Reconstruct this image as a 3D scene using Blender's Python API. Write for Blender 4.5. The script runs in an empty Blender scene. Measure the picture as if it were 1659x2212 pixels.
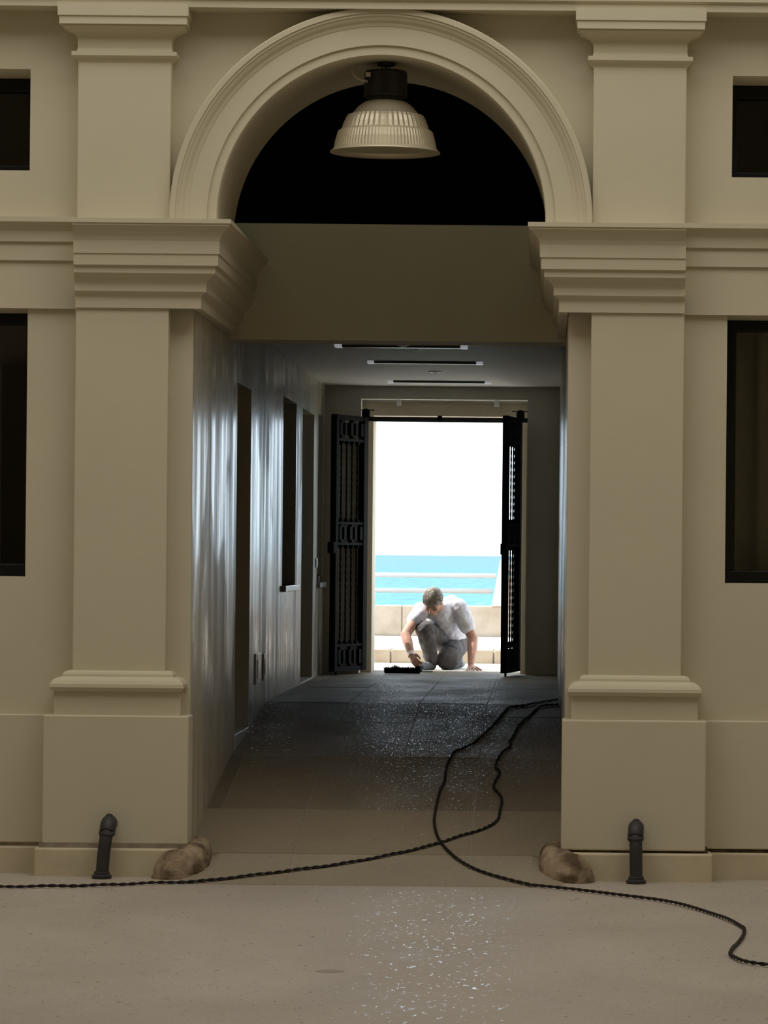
import bpy, bmesh, math, random
from mathutils import Vector, Matrix, Euler, noise as mnoise
random.seed(7)
sc = bpy.context.scene
C = sc.collection

# ------------------------------------------------------------------ camera
F, PPX, PPY = 7680.0, 1178.0, 1201.0        # focal length and vanishing point in the 1659x2212 frame
TH = math.radians(0.55)                      # the photograph leans by half a degree
EYE, DF = 1.77, 19.6                         # eye height, distance to the facade plane (y = 0)
cam = bpy.data.cameras.new('camera'); camo = bpy.data.objects.new('camera', cam); C.objects.link(camo)
cam.sensor_fit = 'VERTICAL'; cam.sensor_height = 36; cam.sensor_width = 27
cam.lens = F / 2212 * 36
cam.shift_x = -(PPX - 829.5) / 2212; cam.shift_y = (PPY - 1106) / 2212
cam.clip_end = 60000; cam.clip_start = 0.5
camo.location = (0, -DF, EYE)
camo.rotation_euler = (Matrix.Rotation(math.pi/2, 3, 'X') @ Matrix.Rotation(TH, 3, 'Z')).to_euler()
sc.camera = camo

# ------------------------------------------------------------------ light
w = bpy.data.worlds.new('world'); sc.world = w; w.use_nodes = True
bg = w.node_tree.nodes['Background']; bg.inputs[0].default_value = (0.74, 0.88, 1.0, 1); bg.inputs[1].default_value = 3.4
sun = bpy.data.lights.new('sun', 'SUN'); sun.energy = 8.5; sun.angle = math.radians(0.6); sun.color = (1, .95, .86)
suno = bpy.data.objects.new('sun', sun); C.objects.link(suno)
suno.rotation_euler = Vector((-.52, .10, .85)).to_track_quat('Z', 'Y').to_euler(); suno.location = (0, 20, 30)
sky = bpy.data.lights.new('rooflight', 'AREA'); sky.shape = 'RECTANGLE'; sky.size = 9.5; sky.size_y = 5.6  # added lamp under the closed roof, standing in for daylight from above
sky.energy = 355; sky.color = (1, .975, .935)
skyo = bpy.data.objects.new('rooflight', sky); C.objects.link(skyo); skyo.location = (-.9, -3.9, 8.9)
po = bpy.data.lights.new('doorway_portal', 'AREA'); po.shape = 'RECTANGLE'; po.size = 1.36; po.size_y = 2.3
poo = bpy.data.objects.new('doorway_portal', po); C.objects.link(poo); poo.location = (-.9, 12.62, 1.86)
poo.rotation_euler = (-math.pi/2, 0, 0); po.cycles.is_portal = True
sc.view_settings.view_transform = 'Standard'; sc.view_settings.look = 'None'
sc.view_settings.gamma = 1; sc.view_settings.exposure = 0; sc.view_settings.use_curve_mapping = False

# ------------------------------------------------------------------ pixel helpers
def derot(px, py):
    du, dv = px-PPX, py-PPY
    return du*math.cos(TH)+dv*math.sin(TH), -du*math.sin(TH)+dv*math.cos(TH)
def at(px, py, D):                           # a pixel at distance D from the camera
    a, b = derot(px, py); return Vector((a*D/F, D-DF, EYE-b*D/F))
def on_z(px, py, z):                         # a pixel on a level plane
    a, b = derot(px, py); return at(px, py, (EYE-z)*F/b)
PROF = [(-30, 0.0), (-.62, 0.0), (0, .115), (.99, .29), (2.57, .507), (5.32, .728), (11.75, .72), (400, .72)]
def floor_z(y):
    for (a, za), (b, zb) in zip(PROF, PROF[1:]):
        if a <= y <= b: return za+(zb-za)*(y-a)/(b-a)
    return 0
def sstep(t): t = min(max(t, 0), 1); return t*t*(3-2*t)
def ground(x, y):
    z = floor_z(y)
    return z*sstep((1.10-abs(x+.918))/.24) if y < 0 else z
def floor_at(px, py):                        # walk along the ray until it meets the floor
    d0, d1 = 12.0, 34.0
    for i in range(60):
        m = (d0+d1)/2; p = at(px, py, m)
        if p.z > ground(p.x, p.y): d0 = m
        else: d1 = m
    return at(px, py, d1)

# ------------------------------------------------------------------ node helpers
def mat(name, col, rough=.6, metal=0., spec=.5, noise=None, bump=None, coat=0., stretch=None, emit=None):
    m = bpy.data.materials.new(name); m.use_nodes = True; nt = m.node_tree; p = nt.nodes['Principled BSDF']
    p.inputs['Base Color'].default_value = (*col, 1); p.inputs['Roughness'].default_value = rough
    p.inputs['Metallic'].default_value = metal; p.inputs['Specular IOR Level'].default_value = spec
    p.inputs['Coat Weight'].default_value = coat
    tc = nt.nodes.new('ShaderNodeTexCoord'); mp = nt.nodes.new('ShaderNodeMapping')
    nt.links.new(tc.outputs['Object'], mp.inputs['Vector'])
    if stretch: mp.inputs['Scale'].default_value = stretch
    if noise:                                 # (scale, second colour, contrast low, high)
        n = nt.nodes.new('ShaderNodeTexNoise'); n.inputs['Scale'].default_value = noise[0]; n.inputs['Detail'].default_value = 6
        r = nt.nodes.new('ShaderNodeValToRGB'); r.color_ramp.elements[0].position = noise[2]; r.color_ramp.elements[1].position = noise[3]
        r.color_ramp.elements[0].color = (*noise[1], 1); r.color_ramp.elements[1].color = (*col, 1)
        nt.links.new(mp.outputs[0], n.inputs['Vector']); nt.links.new(n.outputs['Fac'], r.inputs[0]); nt.links.new(r.outputs[0], p.inputs['Base Color'])
    if bump:                                  # (scale, strength, distance)
        n = nt.nodes.new('ShaderNodeTexNoise'); n.inputs['Scale'].default_value = bump[0]; n.inputs['Detail'].default_value = 4
        b = nt.nodes.new('ShaderNodeBump'); b.inputs['Strength'].default_value = bump[1]; b.inputs['Distance'].default_value = bump[2]
        nt.links.new(mp.outputs[0], n.inputs['Vector']); nt.links.new(n.outputs['Fac'], b.inputs['Height']); nt.links.new(b.outputs[0], p.inputs['Normal'])
    return m
M = {}
CREAM = (.64, .58, .43)
M['cream'] = mat('cream_plaster', CREAM, .75, spec=.3, noise=(1.3, (.60, .54, .40), .3, .7), bump=(60, .12, .004))
M['cream2'] = mat('cream_plaster_skirting', (.63, .545, .38), .8, spec=.2, noise=(5, (.52, .44, .31), .25, .6), bump=(40, .2, .004))
M['joint'] = mat('grey_mortar_joint', (.36, .31, .24), .9, spec=.1, noise=(9, (.24, .2, .15), .35, .65))
M['joint_open'] = mat('open_joint', (.06, .04, .026), .95, spec=.05, noise=(12, (.15, .11, .07), .3, .55))
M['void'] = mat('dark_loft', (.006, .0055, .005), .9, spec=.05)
M['black'] = mat('black_window_frame', (.006, .006, .0065), .5, spec=.3)
M['iron'] = mat('black_wrought_iron', (.008, .008, .010), .75, spec=.12, bump=(80, .2, .002))
M['pipe'] = mat('dark_cast_iron', (.022, .022, .025), .55, spec=.45, noise=(14, (.035, .033, .033), .4, .7), bump=(50, .2, .003))
M['cable'] = mat('brown_black_cable', (.018, .014, .012), .6, spec=.3)
M['white'] = mat('white_paint', (.86, .86, .86), .4)
M['marble'] = mat('pale_marble_sill', (.62, .62, .62), .3, noise=(6, (.5, .5, .52), .3, .7))
M['alu'] = mat('prismatic_lamp_shade', (.60, .53, .385), .36, metal=.35, spec=.5)
M['lampblack'] = mat('lamp_ballast', (.009, .0085, .008), .45)
M['cord'] = mat('pale_flex', (.52, .47, .36), .6)
M['light_dark'] = mat('luminaire_dark_channel', (.02, .02, .022), .4)
M['room'] = mat('interior_grey_wall', (.72, .64, .58), .8)
M['roomdoor'] = mat('interior_dark_wood', (.16, .145, .125), .6)
M['curtain'] = mat('grey_curtain', (.66, .60, .50), .9)
M['stone'] = mat('brown_guard_stone', (.36, .275, .18), .85, spec=.2, noise=(9, (.11, .075, .045), .38, .60), bump=(22, .7, .02))
M['parapet'] = mat('sandstone', (.40, .335, .275), .85, spec=.15, noise=(6, (.33, .27, .215), .3, .6), bump=(30, .4, .01))
M['pave'] = mat('pale_terrace_paving', (.62, .58, .52), .85, spec=.15, noise=(3, (.56, .52, .46), .3, .7))
M['rail'] = mat('white_tube', (.42, .42, .44), .4)
M['terracotta'] = mat('pink_wall', (.5, .36, .30), .85)
M['skin'] = mat('skin', (.42, .24, .175), .55, spec=.3, noise=(20, (.38, .20, .145), .3, .7))
M['glove'] = mat('thin_glove', (.66, .50, .46), .5)
M['shirt'] = mat('white_cotton', (.53, .53, .61), .85, spec=.1, bump=(7, .5, .03))
M['trouser'] = mat('grey_cotton', (.085, .079, .084), .85, spec=.1, noise=(9, (.125, .116, .118), .35, .65), bump=(9, .6, .03))
M['shoe'] = mat('grey_shoe', (.15, .16, .18), .7)
M['hair'] = mat('grey_blond_hair', (.27, .23, .19), .5, noise=(40, (.14, .118, .10), .3, .65))
M['dark'] = mat('dark_mark', (.05, .04, .045), .8)
M['bristle'] = mat('black_bristle', (.006, .006, .006), .8, spec=.2)
M['bucket'] = mat('grey_plastic', (.38, .40, .42), .5)

def glass_mat():
    m = bpy.data.materials.new('window_glass'); m.use_nodes = True; nt = m.node_tree
    nt.nodes.remove(nt.nodes['Principled BSDF']); out = nt.nodes['Material Output']
    t = nt.nodes.new('ShaderNodeBsdfTransparent'); t.inputs[0].default_value = (.85, .85, .83, 1)
    g = nt.nodes.new('ShaderNodeBsdfGlossy'); g.inputs['Roughness'].default_value = .03
    f = nt.nodes.new('ShaderNodeFresnel'); f.inputs[0].default_value = 1.5
    x = nt.nodes.new('ShaderNodeMixShader')
    nt.links.new(f.outputs[0], x.inputs[0]); nt.links.new(t.outputs[0], x.inputs[1]); nt.links.new(g.outputs[0], x.inputs[2])
    nt.links.new(x.outputs[0], out.inputs[0]); return m
M['glass'] = glass_mat()

def polished_plaster():                       # sealed, trowel-streaked plaster of the passage walls
    m = bpy.data.materials.new('polished_streaked_plaster'); m.use_nodes = True; nt = m.node_tree; L = nt.links
    p = nt.nodes['Principled BSDF']; tc = nt.nodes.new('ShaderNodeTexCoord')
    def nz(sx, scale, detail, dist=0):
        mp = nt.nodes.new('ShaderNodeMapping'); mp.inputs['Scale'].default_value = sx; L.new(tc.outputs['Object'], mp.inputs['Vector'])
        n = nt.nodes.new('ShaderNodeTexNoise'); n.inputs['Scale'].default_value = scale; n.inputs['Detail'].default_value = detail
        n.inputs['Distortion'].default_value = dist; L.new(mp.outputs[0], n.inputs['Vector']); return n
    streak = nz((1, 1, .10), 5.0, 5); patch = nz((1, .7, .42), 1.3, 4, .8); fine = nz((1, 1, .05), 16.0, 3)
    r = nt.nodes.new('ShaderNodeMapRange'); r.inputs[1].default_value = .35; r.inputs[2].default_value = .68; r.inputs[3].default_value = .19; r.inputs[4].default_value = .42
    L.new(streak.outputs['Fac'], r.inputs[0])
    pr = nt.nodes.new('ShaderNodeValToRGB'); pr.color_ramp.elements[0].position = .50; pr.color_ramp.elements[1].position = .56
    L.new(patch.outputs['Fac'], pr.inputs[0])
    ad = nt.nodes.new('ShaderNodeMath'); ad.operation = 'MULTIPLY_ADD'; ad.inputs[1].default_value = .14
    L.new(pr.outputs[0], ad.inputs[0]); L.new(r.outputs[0], ad.inputs[2]); L.new(ad.outputs[0], p.inputs['Roughness'])
    cr = nt.nodes.new('ShaderNodeValToRGB'); cr.color_ramp.elements[0].position = .3; cr.color_ramp.elements[1].position = .7
    cr.color_ramp.elements[0].color = (.46, .41, .32, 1); cr.color_ramp.elements[1].color = (.64, .58, .46, 1)
    L.new(streak.outputs['Fac'], cr.inputs[0]); L.new(cr.outputs[0], p.inputs['Base Color'])
    sp = nt.nodes.new('ShaderNodeMapRange'); sp.inputs[1].default_value = .35; sp.inputs[2].default_value = .65; sp.inputs[3].default_value = .08; sp.inputs[4].default_value = .40
    L.new(fine.outputs['Fac'], sp.inputs[0]); L.new(sp.outputs[0], p.inputs['Specular IOR Level'])
    b = nt.nodes.new('ShaderNodeBump'); b.inputs['Strength'].default_value = .12; b.inputs['Distance'].default_value = .01
    L.new(streak.outputs['Fac'], b.inputs['Height']); L.new(b.outputs[0], p.inputs['Normal'])
    return m
M['polished'] = polished_plaster()

def stone_floor(name, c1, c2, c3, rough, bscale, bstr, spk, spec):
    m = bpy.data.materials.new(name); m.use_nodes = True; nt = m.node_tree; L = nt.links
    p = nt.nodes['Principled BSDF']; tc = nt.nodes.new('ShaderNodeTexCoord')
    def nz(scale, detail, sx=(1, 1, 1), dist=0):
        mp = nt.nodes.new('ShaderNodeMapping'); mp.inputs['Scale'].default_value = sx; L.new(tc.outputs['Object'], mp.inputs['Vector'])
        n = nt.nodes.new('ShaderNodeTexNoise'); n.inputs['Scale'].default_value = scale; n.inputs['Detail'].default_value = detail; n.inputs['Distortion'].default_value = dist
        L.new(mp.outputs[0], n.inputs['Vector']); return n
    a = nz(.9, 6, (1, .6, 1), .6); f = nz(55, 4)
    r = nt.nodes.new('ShaderNodeValToRGB'); r.color_ramp.elements[0].position = .3; r.color_ramp.elements[1].position = .7
    r.color_ramp.elements[0].color = (*c2, 1); r.color_ramp.elements[1].color = (*c1, 1); L.new(a.outputs['Fac'], r.inputs[0])
    mx = nt.nodes.new('ShaderNodeMix'); mx.data_type = 'RGBA'; mx.blend_type = 'MIX'
    fr = nt.nodes.new('ShaderNodeMapRange'); fr.inputs[1].default_value = .5; fr.inputs[2].default_value = .75; fr.inputs[4].default_value = .3
    L.new(f.outputs['Fac'], fr.inputs[0]); L.new(fr.outputs[0], mx.inputs[0]); L.new(r.outputs[0], mx.inputs[6]); mx.inputs[7].default_value = (*c3, 1)
    L.new(mx.outputs[2], p.inputs['Base Color'])
    pat = nz(2.2, 3, (1, .5, 1)); rr = nt.nodes.new('ShaderNodeMapRange'); rr.inputs[1].default_value = .35; rr.inputs[2].default_value = .65
    rr.inputs[3].default_value = rough; rr.inputs[4].default_value = rough+.18; L.new(pat.outputs['Fac'], rr.inputs[0])
    p.inputs['Specular IOR Level'].default_value = spec
    sk = nz(spk, 2, (1, .38, 1), .9); sr = nt.nodes.new('ShaderNodeMapRange'); sr.inputs[1].default_value = .62; sr.inputs[2].default_value = .70   # worn, polished flecks
    L.new(sk.outputs['Fac'], sr.inputs[0]); rm = nt.nodes.new('ShaderNodeMix'); rm.data_type = 'FLOAT'; rm.inputs[3].default_value = .11
    L.new(sr.outputs[0], rm.inputs[0]); L.new(rr.outputs[0], rm.inputs[2]); L.new(rm.outputs[0], p.inputs['Roughness'])
    bn = nz(bscale, 5, (1, .8, 1)); b = nt.nodes.new('ShaderNodeBump'); b.inputs['Strength'].default_value = bstr; b.inputs['Distance'].default_value = .012
    L.new(bn.outputs['Fac'], b.inputs['Height']); L.new(b.outputs[0], p.inputs['Normal'])
    return m
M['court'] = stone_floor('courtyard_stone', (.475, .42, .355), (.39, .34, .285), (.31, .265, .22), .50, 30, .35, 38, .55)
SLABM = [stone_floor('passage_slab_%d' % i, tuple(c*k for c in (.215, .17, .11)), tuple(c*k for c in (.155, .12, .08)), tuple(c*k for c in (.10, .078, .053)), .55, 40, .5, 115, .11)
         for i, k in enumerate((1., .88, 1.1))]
M['dusty'] = stone_floor('dusty_entrance_slab', (.345, .29, .215), (.285, .24, .175), (.23, .19, .14), .55, 40, .4, 60, .15)  # paler towards the courtyard: daylight falloff stepped into the slab colours
M['dusty2'] = stone_floor('brown_entrance_slab', (.285, .232, .158), (.235, .19, .13), (.19, .15, .10), .55, 40, .4, 70, .12)  # middle step of the light falloff painted into the slabs
M['bed'] = mat('slab_joint_bed', (.32, .27, .20), .8)

def sea_mat():
    m = bpy.data.materials.new('sea_water'); m.use_nodes = True; nt = m.node_tree; L = nt.links
    p = nt.nodes['Principled BSDF']; p.inputs['Roughness'].default_value = .6; p.inputs['Specular IOR Level'].default_value = .15
    tc = nt.nodes.new('ShaderNodeTexCoord'); sep = nt.nodes.new('ShaderNodeSeparateXYZ'); L.new(tc.outputs['Object'], sep.inputs[0])
    inv = nt.nodes.new('ShaderNodeMath'); inv.operation = 'DIVIDE'; inv.inputs[0].default_value = 500; L.new(sep.outputs['Y'], inv.inputs[1])
    r = nt.nodes.new('ShaderNodeValToRGB'); e = r.color_ramp.elements
    e[0].position = 0; e[0].color = (.037, .104, .140, 1); e[1].position = 1; e[1].color = (.027, .138, .148, 1)
    k = r.color_ramp.elements.new(.35); k.color = (.031, .115, .138, 1)
    L.new(inv.outputs[0], r.inputs[0])
    mp = nt.nodes.new('ShaderNodeMapping'); mp.inputs['Scale'].default_value = (.12, .012, 1); L.new(tc.outputs['Object'], mp.inputs['Vector'])
    n = nt.nodes.new('ShaderNodeTexNoise'); n.inputs['Scale'].default_value = 3; n.inputs['Detail'].default_value = 8; L.new(mp.outputs[0], n.inputs['Vector'])
    rr = nt.nodes.new('ShaderNodeMapRange'); rr.inputs[1].default_value = .35; rr.inputs[2].default_value = .65; rr.inputs[3].default_value = .78; rr.inputs[4].default_value = 1.25
    L.new(n.outputs['Fac'], rr.inputs[0])
    mu = nt.nodes.new('ShaderNodeMix'); mu.data_type = 'RGBA'; mu.blend_type = 'MULTIPLY'; mu.inputs[0].default_value = 1
    L.new(r.outputs[0], mu.inputs[6]); L.new(rr.outputs[0], mu.inputs[7])
    mp2 = nt.nodes.new('ShaderNodeMapping'); mp2.inputs['Scale'].default_value = (.05, .006, 1); L.new(tc.outputs['Object'], mp2.inputs['Vector'])
    n2 = nt.nodes.new('ShaderNodeTexNoise'); n2.inputs['Scale'].default_value = 5; n2.inputs['Detail'].default_value = 5; L.new(mp2.outputs[0], n2.inputs['Vector'])
    wr = nt.nodes.new('ShaderNodeMapRange'); wr.inputs[1].default_value = .70; wr.inputs[2].default_value = .78; wr.inputs[4].default_value = .6; L.new(n2.outputs['Fac'], wr.inputs[0])
    wm = nt.nodes.new('ShaderNodeMix'); wm.data_type = 'RGBA'; L.new(wr.outputs[0], wm.inputs[0]); L.new(mu.outputs[2], wm.inputs[6]); wm.inputs[7].default_value = (.3, .33, .33, 1)
    L.new(wm.outputs[2], p.inputs['Base Color']); return m
M['sea'] = sea_mat()

# ------------------------------------------------------------------ mesh helpers
ORG = {}
class MB:
    def __init__(s): s.v = []; s.f = []
    def add(s, vs, fs):
        o = len(s.v); s.v += [Vector(v) for v in vs]; s.f += [tuple(i+o for i in f) for f in fs]; return s
    def box(s, x0, x1, y0, y1, z0, z1):
        return s.add([(x0,y0,z0),(x1,y0,z0),(x1,y1,z0),(x0,y1,z0),(x0,y0,z1),(x1,y0,z1),(x1,y1,z1),(x0,y1,z1)],
                     [(0,3,2,1),(4,5,6,7),(0,1,5,4),(1,2,6,5),(2,3,7,6),(3,0,4,7)])
    def prism(s, poly, axis, a, b):           # poly of 2-D points extruded along an axis
        def P(q, t): return {'x': (t, q[0], q[1]), 'y': (q[0], t, q[1]), 'z': (q[0], q[1], t)}[axis]
        n = len(poly)
        return s.add([P(q, a) for q in poly]+[P(q, b) for q in poly],
                     [tuple(range(n)), tuple(range(2*n-1, n-1, -1))]+[(i, i+n, (i+1) % n+n, (i+1) % n) for i in range(n)])
    def rings(s, rs, cap=True, closed=True):
        n = len(rs[0]); vs = [p for r in rs for p in r]; fs = []
        for j in range(len(rs)-1):
            for i in range(n if closed else n-1):
                k = (i+1) % n; fs.append((j*n+i, j*n+k, (j+1)*n+k, (j+1)*n+i))
        if cap: fs += [tuple(range(n-1, -1, -1)), tuple((len(rs)-1)*n+i for i in range(n))]
        return s.add(vs, fs)
    def tube(s, pts, r, n=10, cap=True):
        pts = [Vector(p) for p in pts]; R = r if isinstance(r, (list, tuple)) else [r]*len(pts); rs = []; up = None
        for i, p in enumerate(pts):
            t = (pts[min(i+1, len(pts)-1)]-pts[max(i-1, 0)]).normalized()
            if up is None: up = t.orthogonal().normalized()
            up = (up-t*up.dot(t)).normalized(); sd = t.cross(up)
            rs.append([p+(up*math.cos(2*math.pi*k/n)+sd*math.sin(2*math.pi*k/n))*R[i] for k in range(n)])
        return s.rings(rs, cap)
    def lathe(s, prof, c, n=32, axis=Vector((0, 0, 1))):
        q = axis.to_track_quat('Z', 'Y'); c = Vector(c)
        return s.rings([[c+q @ Vector((r*math.cos(2*math.pi*k/n), r*math.sin(2*math.pi*k/n), z)) for k in range(n)] for r, z in prof])
    def ball(s, c, rad, rot=None, nu=16, nv=10):
        c = Vector(c); rad = (rad,)*3 if not isinstance(rad, (tuple, list)) else rad; rs = []
        for j in range(nv+1):
            t = math.pi*j/nv; t = min(max(t, .02), math.pi-.02); ring = []
            for i in range(nu):
                p = 2*math.pi*i/nu; v = Vector((rad[0]*math.sin(t)*math.cos(p), rad[1]*math.sin(t)*math.sin(p), -rad[2]*math.cos(t)))
                ring.append(c+(rot @ v if rot else v))
            rs.append(ring)
        return s.rings(rs)
    def caps(s, p0, p1, r0, r1):              # a tapered limb with rounded ends
        p0, p1 = Vector(p0), Vector(p1); s.ball(p0, r0); s.ball(p1, r1); return s.tube([p0, p1], [r0, r1], 16)
    def build(s, name, m, parent=None, smooth=False, bevel=0, **kw):
        o0 = ORG.get(parent.name, Vector((0, 0, 0))) if parent else Vector((0, 0, 0))
        me = bpy.data.meshes.new(name); me.from_pydata([v-o0 for v in s.v], [], s.f)
        bm = bmesh.new(); bm.from_mesh(me); bmesh.ops.recalc_face_normals(bm, faces=bm.faces)
        for f in bm.faces: f.smooth = smooth
        bm.to_mesh(me); bm.free()
        me.materials.append(M[m] if isinstance(m, str) else m)
        o = bpy.data.objects.new(name, me); C.objects.link(o); ORG[o.name] = o0.copy()
        if parent: o.parent = parent
        if bevel:
            b = o.modifiers.new('bevel', 'BEVEL'); b.width = bevel; b.segments = 2; b.limit_method = 'ANGLE'; b.angle_limit = math.radians(40)
        for k, v in kw.items(): o[k] = v
        return o
def thing(name, loc, **kw):
    o = bpy.data.objects.new(name, None); C.objects.link(o); o.location = loc; o.empty_display_size = .1
    ORG[o.name] = Vector(loc)
    for k, v in kw.items(): o[k] = v
    return o
def holed(axis, u0, u1, v0, v1, t0, t1, holes):   # a slab with rectangular openings; axis = its normal
    us = sorted({u0, u1, *[h[0] for h in holes], *[h[1] for h in holes]}); vs = sorted({v0, v1, *[h[2] for h in holes], *[h[3] for h in holes]})
    us = [u for u in us if u0 <= u <= u1]; vs = [v for v in vs if v0 <= v <= v1]
    nu, nv = len(us)-1, len(vs)-1
    def solid(i, j):
        if not (0 <= i < nu and 0 <= j < nv): return False
        cu, cv = (us[i]+us[i+1])/2, (vs[j]+vs[j+1])/2
        return not any(h[0] < cu < h[1] and h[2] < cv < h[3] for h in holes)
    def P(u, v, t): return {'y': (u, t, v), 'x': (t, u, v), 'z': (u, v, t)}[axis]
    b = MB(); idx = {}
    def V(i, j, k):
        if (i, j, k) not in idx: idx[(i, j, k)] = len(b.v); b.v.append(Vector(P(us[i], vs[j], (t0, t1)[k])))
        return idx[(i, j, k)]
    for i in range(nu):
        for j in range(nv):
            if not solid(i, j): continue
            for k in (0, 1): b.f.append((V(i, j, k), V(i+1, j, k), V(i+1, j+1, k), V(i, j+1, k)))
            if not solid(i-1, j): b.f.append((V(i, j, 0), V(i, j+1, 0), V(i, j+1, 1), V(i, j, 1)))
            if not solid(i+1, j): b.f.append((V(i+1, j, 0), V(i+1, j+1, 0), V(i+1, j+1, 1), V(i+1, j, 1)))
            if not solid(i, j-1): b.f.append((V(i, j, 0), V(i+1, j, 0), V(i+1, j, 1), V(i, j, 1)))
            if not solid(i, j+1): b.f.append((V(i, j+1, 0), V(i+1, j+1, 0), V(i+1, j+1, 1), V(i, j+1, 1)))
    return b
ST = dict(kind='structure')

# ------------------------------------------------------------------ the shell
XC = -.918                                   # axis of the arch
XL, XR = -1.95, .115                         # jambs of the passage
ZS = 3.605                                   # springing height
RI, RO = .90, 1.158                          # arch radii
WT = .55                                     # facade thickness
YV, YL, YD = 1.08, 2.27, 11.75               # vault end, lintel, door wall
ZC = 3.255                                   # passage ceiling
wins = [(-4.06, -2.863, 3.868, 4.427), (-4.06, -2.866, 1.628, 3.106), (1.008, 2.2, 3.868, 4.427), (.991, 2.2, 1.628, 3.106)]
holed('y', -6.2, 4.4, 0, 9.0, 0, WT, [(XL-.003, XR+.003, -1, 3.58), (XC-1.2, XC+1.2, 3.58, 4.9)]+wins).build('wall_facade', 'cream', label='cream plaster courtyard facade with an arched passage', **ST)
facade = bpy.data.objects['wall_facade']
# spandrel and barrel vault around the arch
NA = 64
def arc(R, n=NA): return [(XC+R*math.cos(math.pi*(1-i/n)), ZS+R*math.sin(math.pi*(1-i/n))) for i in range(n+1)]
b = MB()
inner = [(XC-RI-.012, 3.58)]+arc(RI+.012)+[(XC+RI+.012, 3.58)]
outer = []
for (x, z) in inner:
    dx, dz = x-XC, z-ZS
    if dz <= 0: outer.append((XC-1.2 if dx < 0 else XC+1.2, z)); continue
    k = min(1.2/abs(dx) if abs(dx) > 1e-6 else 99, (4.9-ZS)/dz); outer.append((XC+dx*k, ZS+dz*k))
n = len(inner)
vs = [(x, y, z) for y in (0, YV) for ring in (inner, outer) for x, z in ring]
fs = []
for i in range(n-1):
    fs += [(i, i+1, n+i+1, n+i), (2*n+i, 2*n+i+1, 3*n+i+1, 3*n+i), (i, i+1, 2*n+i+1, 2*n+i), (n+i, n+i+1, 3*n+i+1, 3*n+i)]
b.add(vs, fs).build('arch_vault', 'cream', facade, smooth=False)
for sx in (XC-1.2, XC+1.2):                   # corner fills beyond the square
    pass
# archivolt: stepped and moulded ring, flush with the pilasters
prof = [(RI+.012, .02), (RI, 0.0), (RI, -.095), (RI+.005, -.105), (RI+.054, -.105), (RI+.056, -.118), (RI+.155, -.118), (RI+.160, -.122), (RI+.175, -.128), (RI+.19, -.142),
        (RI+.205, -.15), (RI+.212, -.158), (RI+.224, -.158), (RI+.226, -.166), (RO-.006, -.166), (RO, -.160), (RO, 0.0)]
b = MB(); rs = []
for i in range(NA*2+1):
    t = math.pi*(1-i/(NA*2)); rs.append([Vector((XC+R*math.cos(t), y, ZS+R*math.sin(t))) for R, y in prof])
first = [Vector((p.x, p.y, 3.58)) for p in rs[0]]; last = [Vector((p.x, p.y, 3.58)) for p in rs[-1]]
b.rings([first]+rs+[last], closed=False, cap=True)
arcv = b.build('trim_3', 'cream', label='moulded cream archivolt ring framing the round arch', **ST)
# loft behind the vault, above the lintel; its darkness is painted near-black
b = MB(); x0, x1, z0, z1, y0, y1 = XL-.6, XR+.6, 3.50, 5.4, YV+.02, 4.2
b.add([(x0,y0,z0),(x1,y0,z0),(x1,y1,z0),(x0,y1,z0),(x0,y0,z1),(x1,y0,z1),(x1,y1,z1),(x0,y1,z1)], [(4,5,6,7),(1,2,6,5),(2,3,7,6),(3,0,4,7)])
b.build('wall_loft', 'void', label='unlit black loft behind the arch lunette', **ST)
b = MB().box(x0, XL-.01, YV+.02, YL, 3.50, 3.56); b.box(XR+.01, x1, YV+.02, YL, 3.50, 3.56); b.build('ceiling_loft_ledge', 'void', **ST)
lint = MB().box(XL-.02, XR+.02, YL, YL+.40, 3.085, 3.80).build('wall_lintel', 'cream', label='plain cream lintel wall across the passage mouth', **ST)
# passage walls
ops = [(2.81, 3.87, .40, 2.846), (6.74, 8.12, 1.53, 2.938), (8.81, 10.24, .715, 2.935), (10.80, 11.50, 1.525, 2.97)]
wl = holed('x', .004, YD+.02, -.1, 3.575, XL-.42, XL, ops).build('wall_left', 'polished', label='polished streaked plaster wall with tall openings', **ST)
wr = MB().box(XR, XR+.42, .004, YD+.02, -.1, 3.575).build('wall_right', 'polished', label='polished plaster wall at the right of the passage', **ST)
for i, (ya, yb, za, zb) in enumerate(ops):    # shallow rooms behind the openings
    b = MB(); xa, xb = XL-1.6, XL-.43; m = .25
    b.add([(xb,ya-m,za-.02),(xa,ya-m,za-.02),(xa,yb+m,za-.02),(xb,yb+m,za-.02),(xb,ya-m,zb+.2),(xa,ya-m,zb+.2),(xa,yb+m,zb+.2),(xb,yb+m,zb+.2)], [(0,1,2,3),(4,5,6,7),(0,1,5,4),(1,2,6,5),(2,3,7,6)])
    b.build('room_lining', 'room', wl)
for i in (1, 3):
    ya, yb, za, zb = ops[i]; MB().box(XL-.42, XL+.035, ya-.06, yb+.06, za-.045, za).build('sill', 'marble', wl, bevel=.005)
for i in (0, 2):
    ya, yb, za, zb = ops[i]; z = floor_z((ya+yb)/2)
    MB().box(XL-.40, XL+.004, ya+.005, yb-.005, za-.1, max(floor_z(ya), floor_z(yb))+.012).build('threshold', 'marble', wl, bevel=.004)
ceil = MB().box(XL-.05, XR+.05, YL+.40, YD+.02, ZC, ZC+.2).build('ceiling', mat('white_ceiling', (.74, .73, .71), .7, spec=.2), label='flat off-white passage ceiling', **ST)
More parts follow.
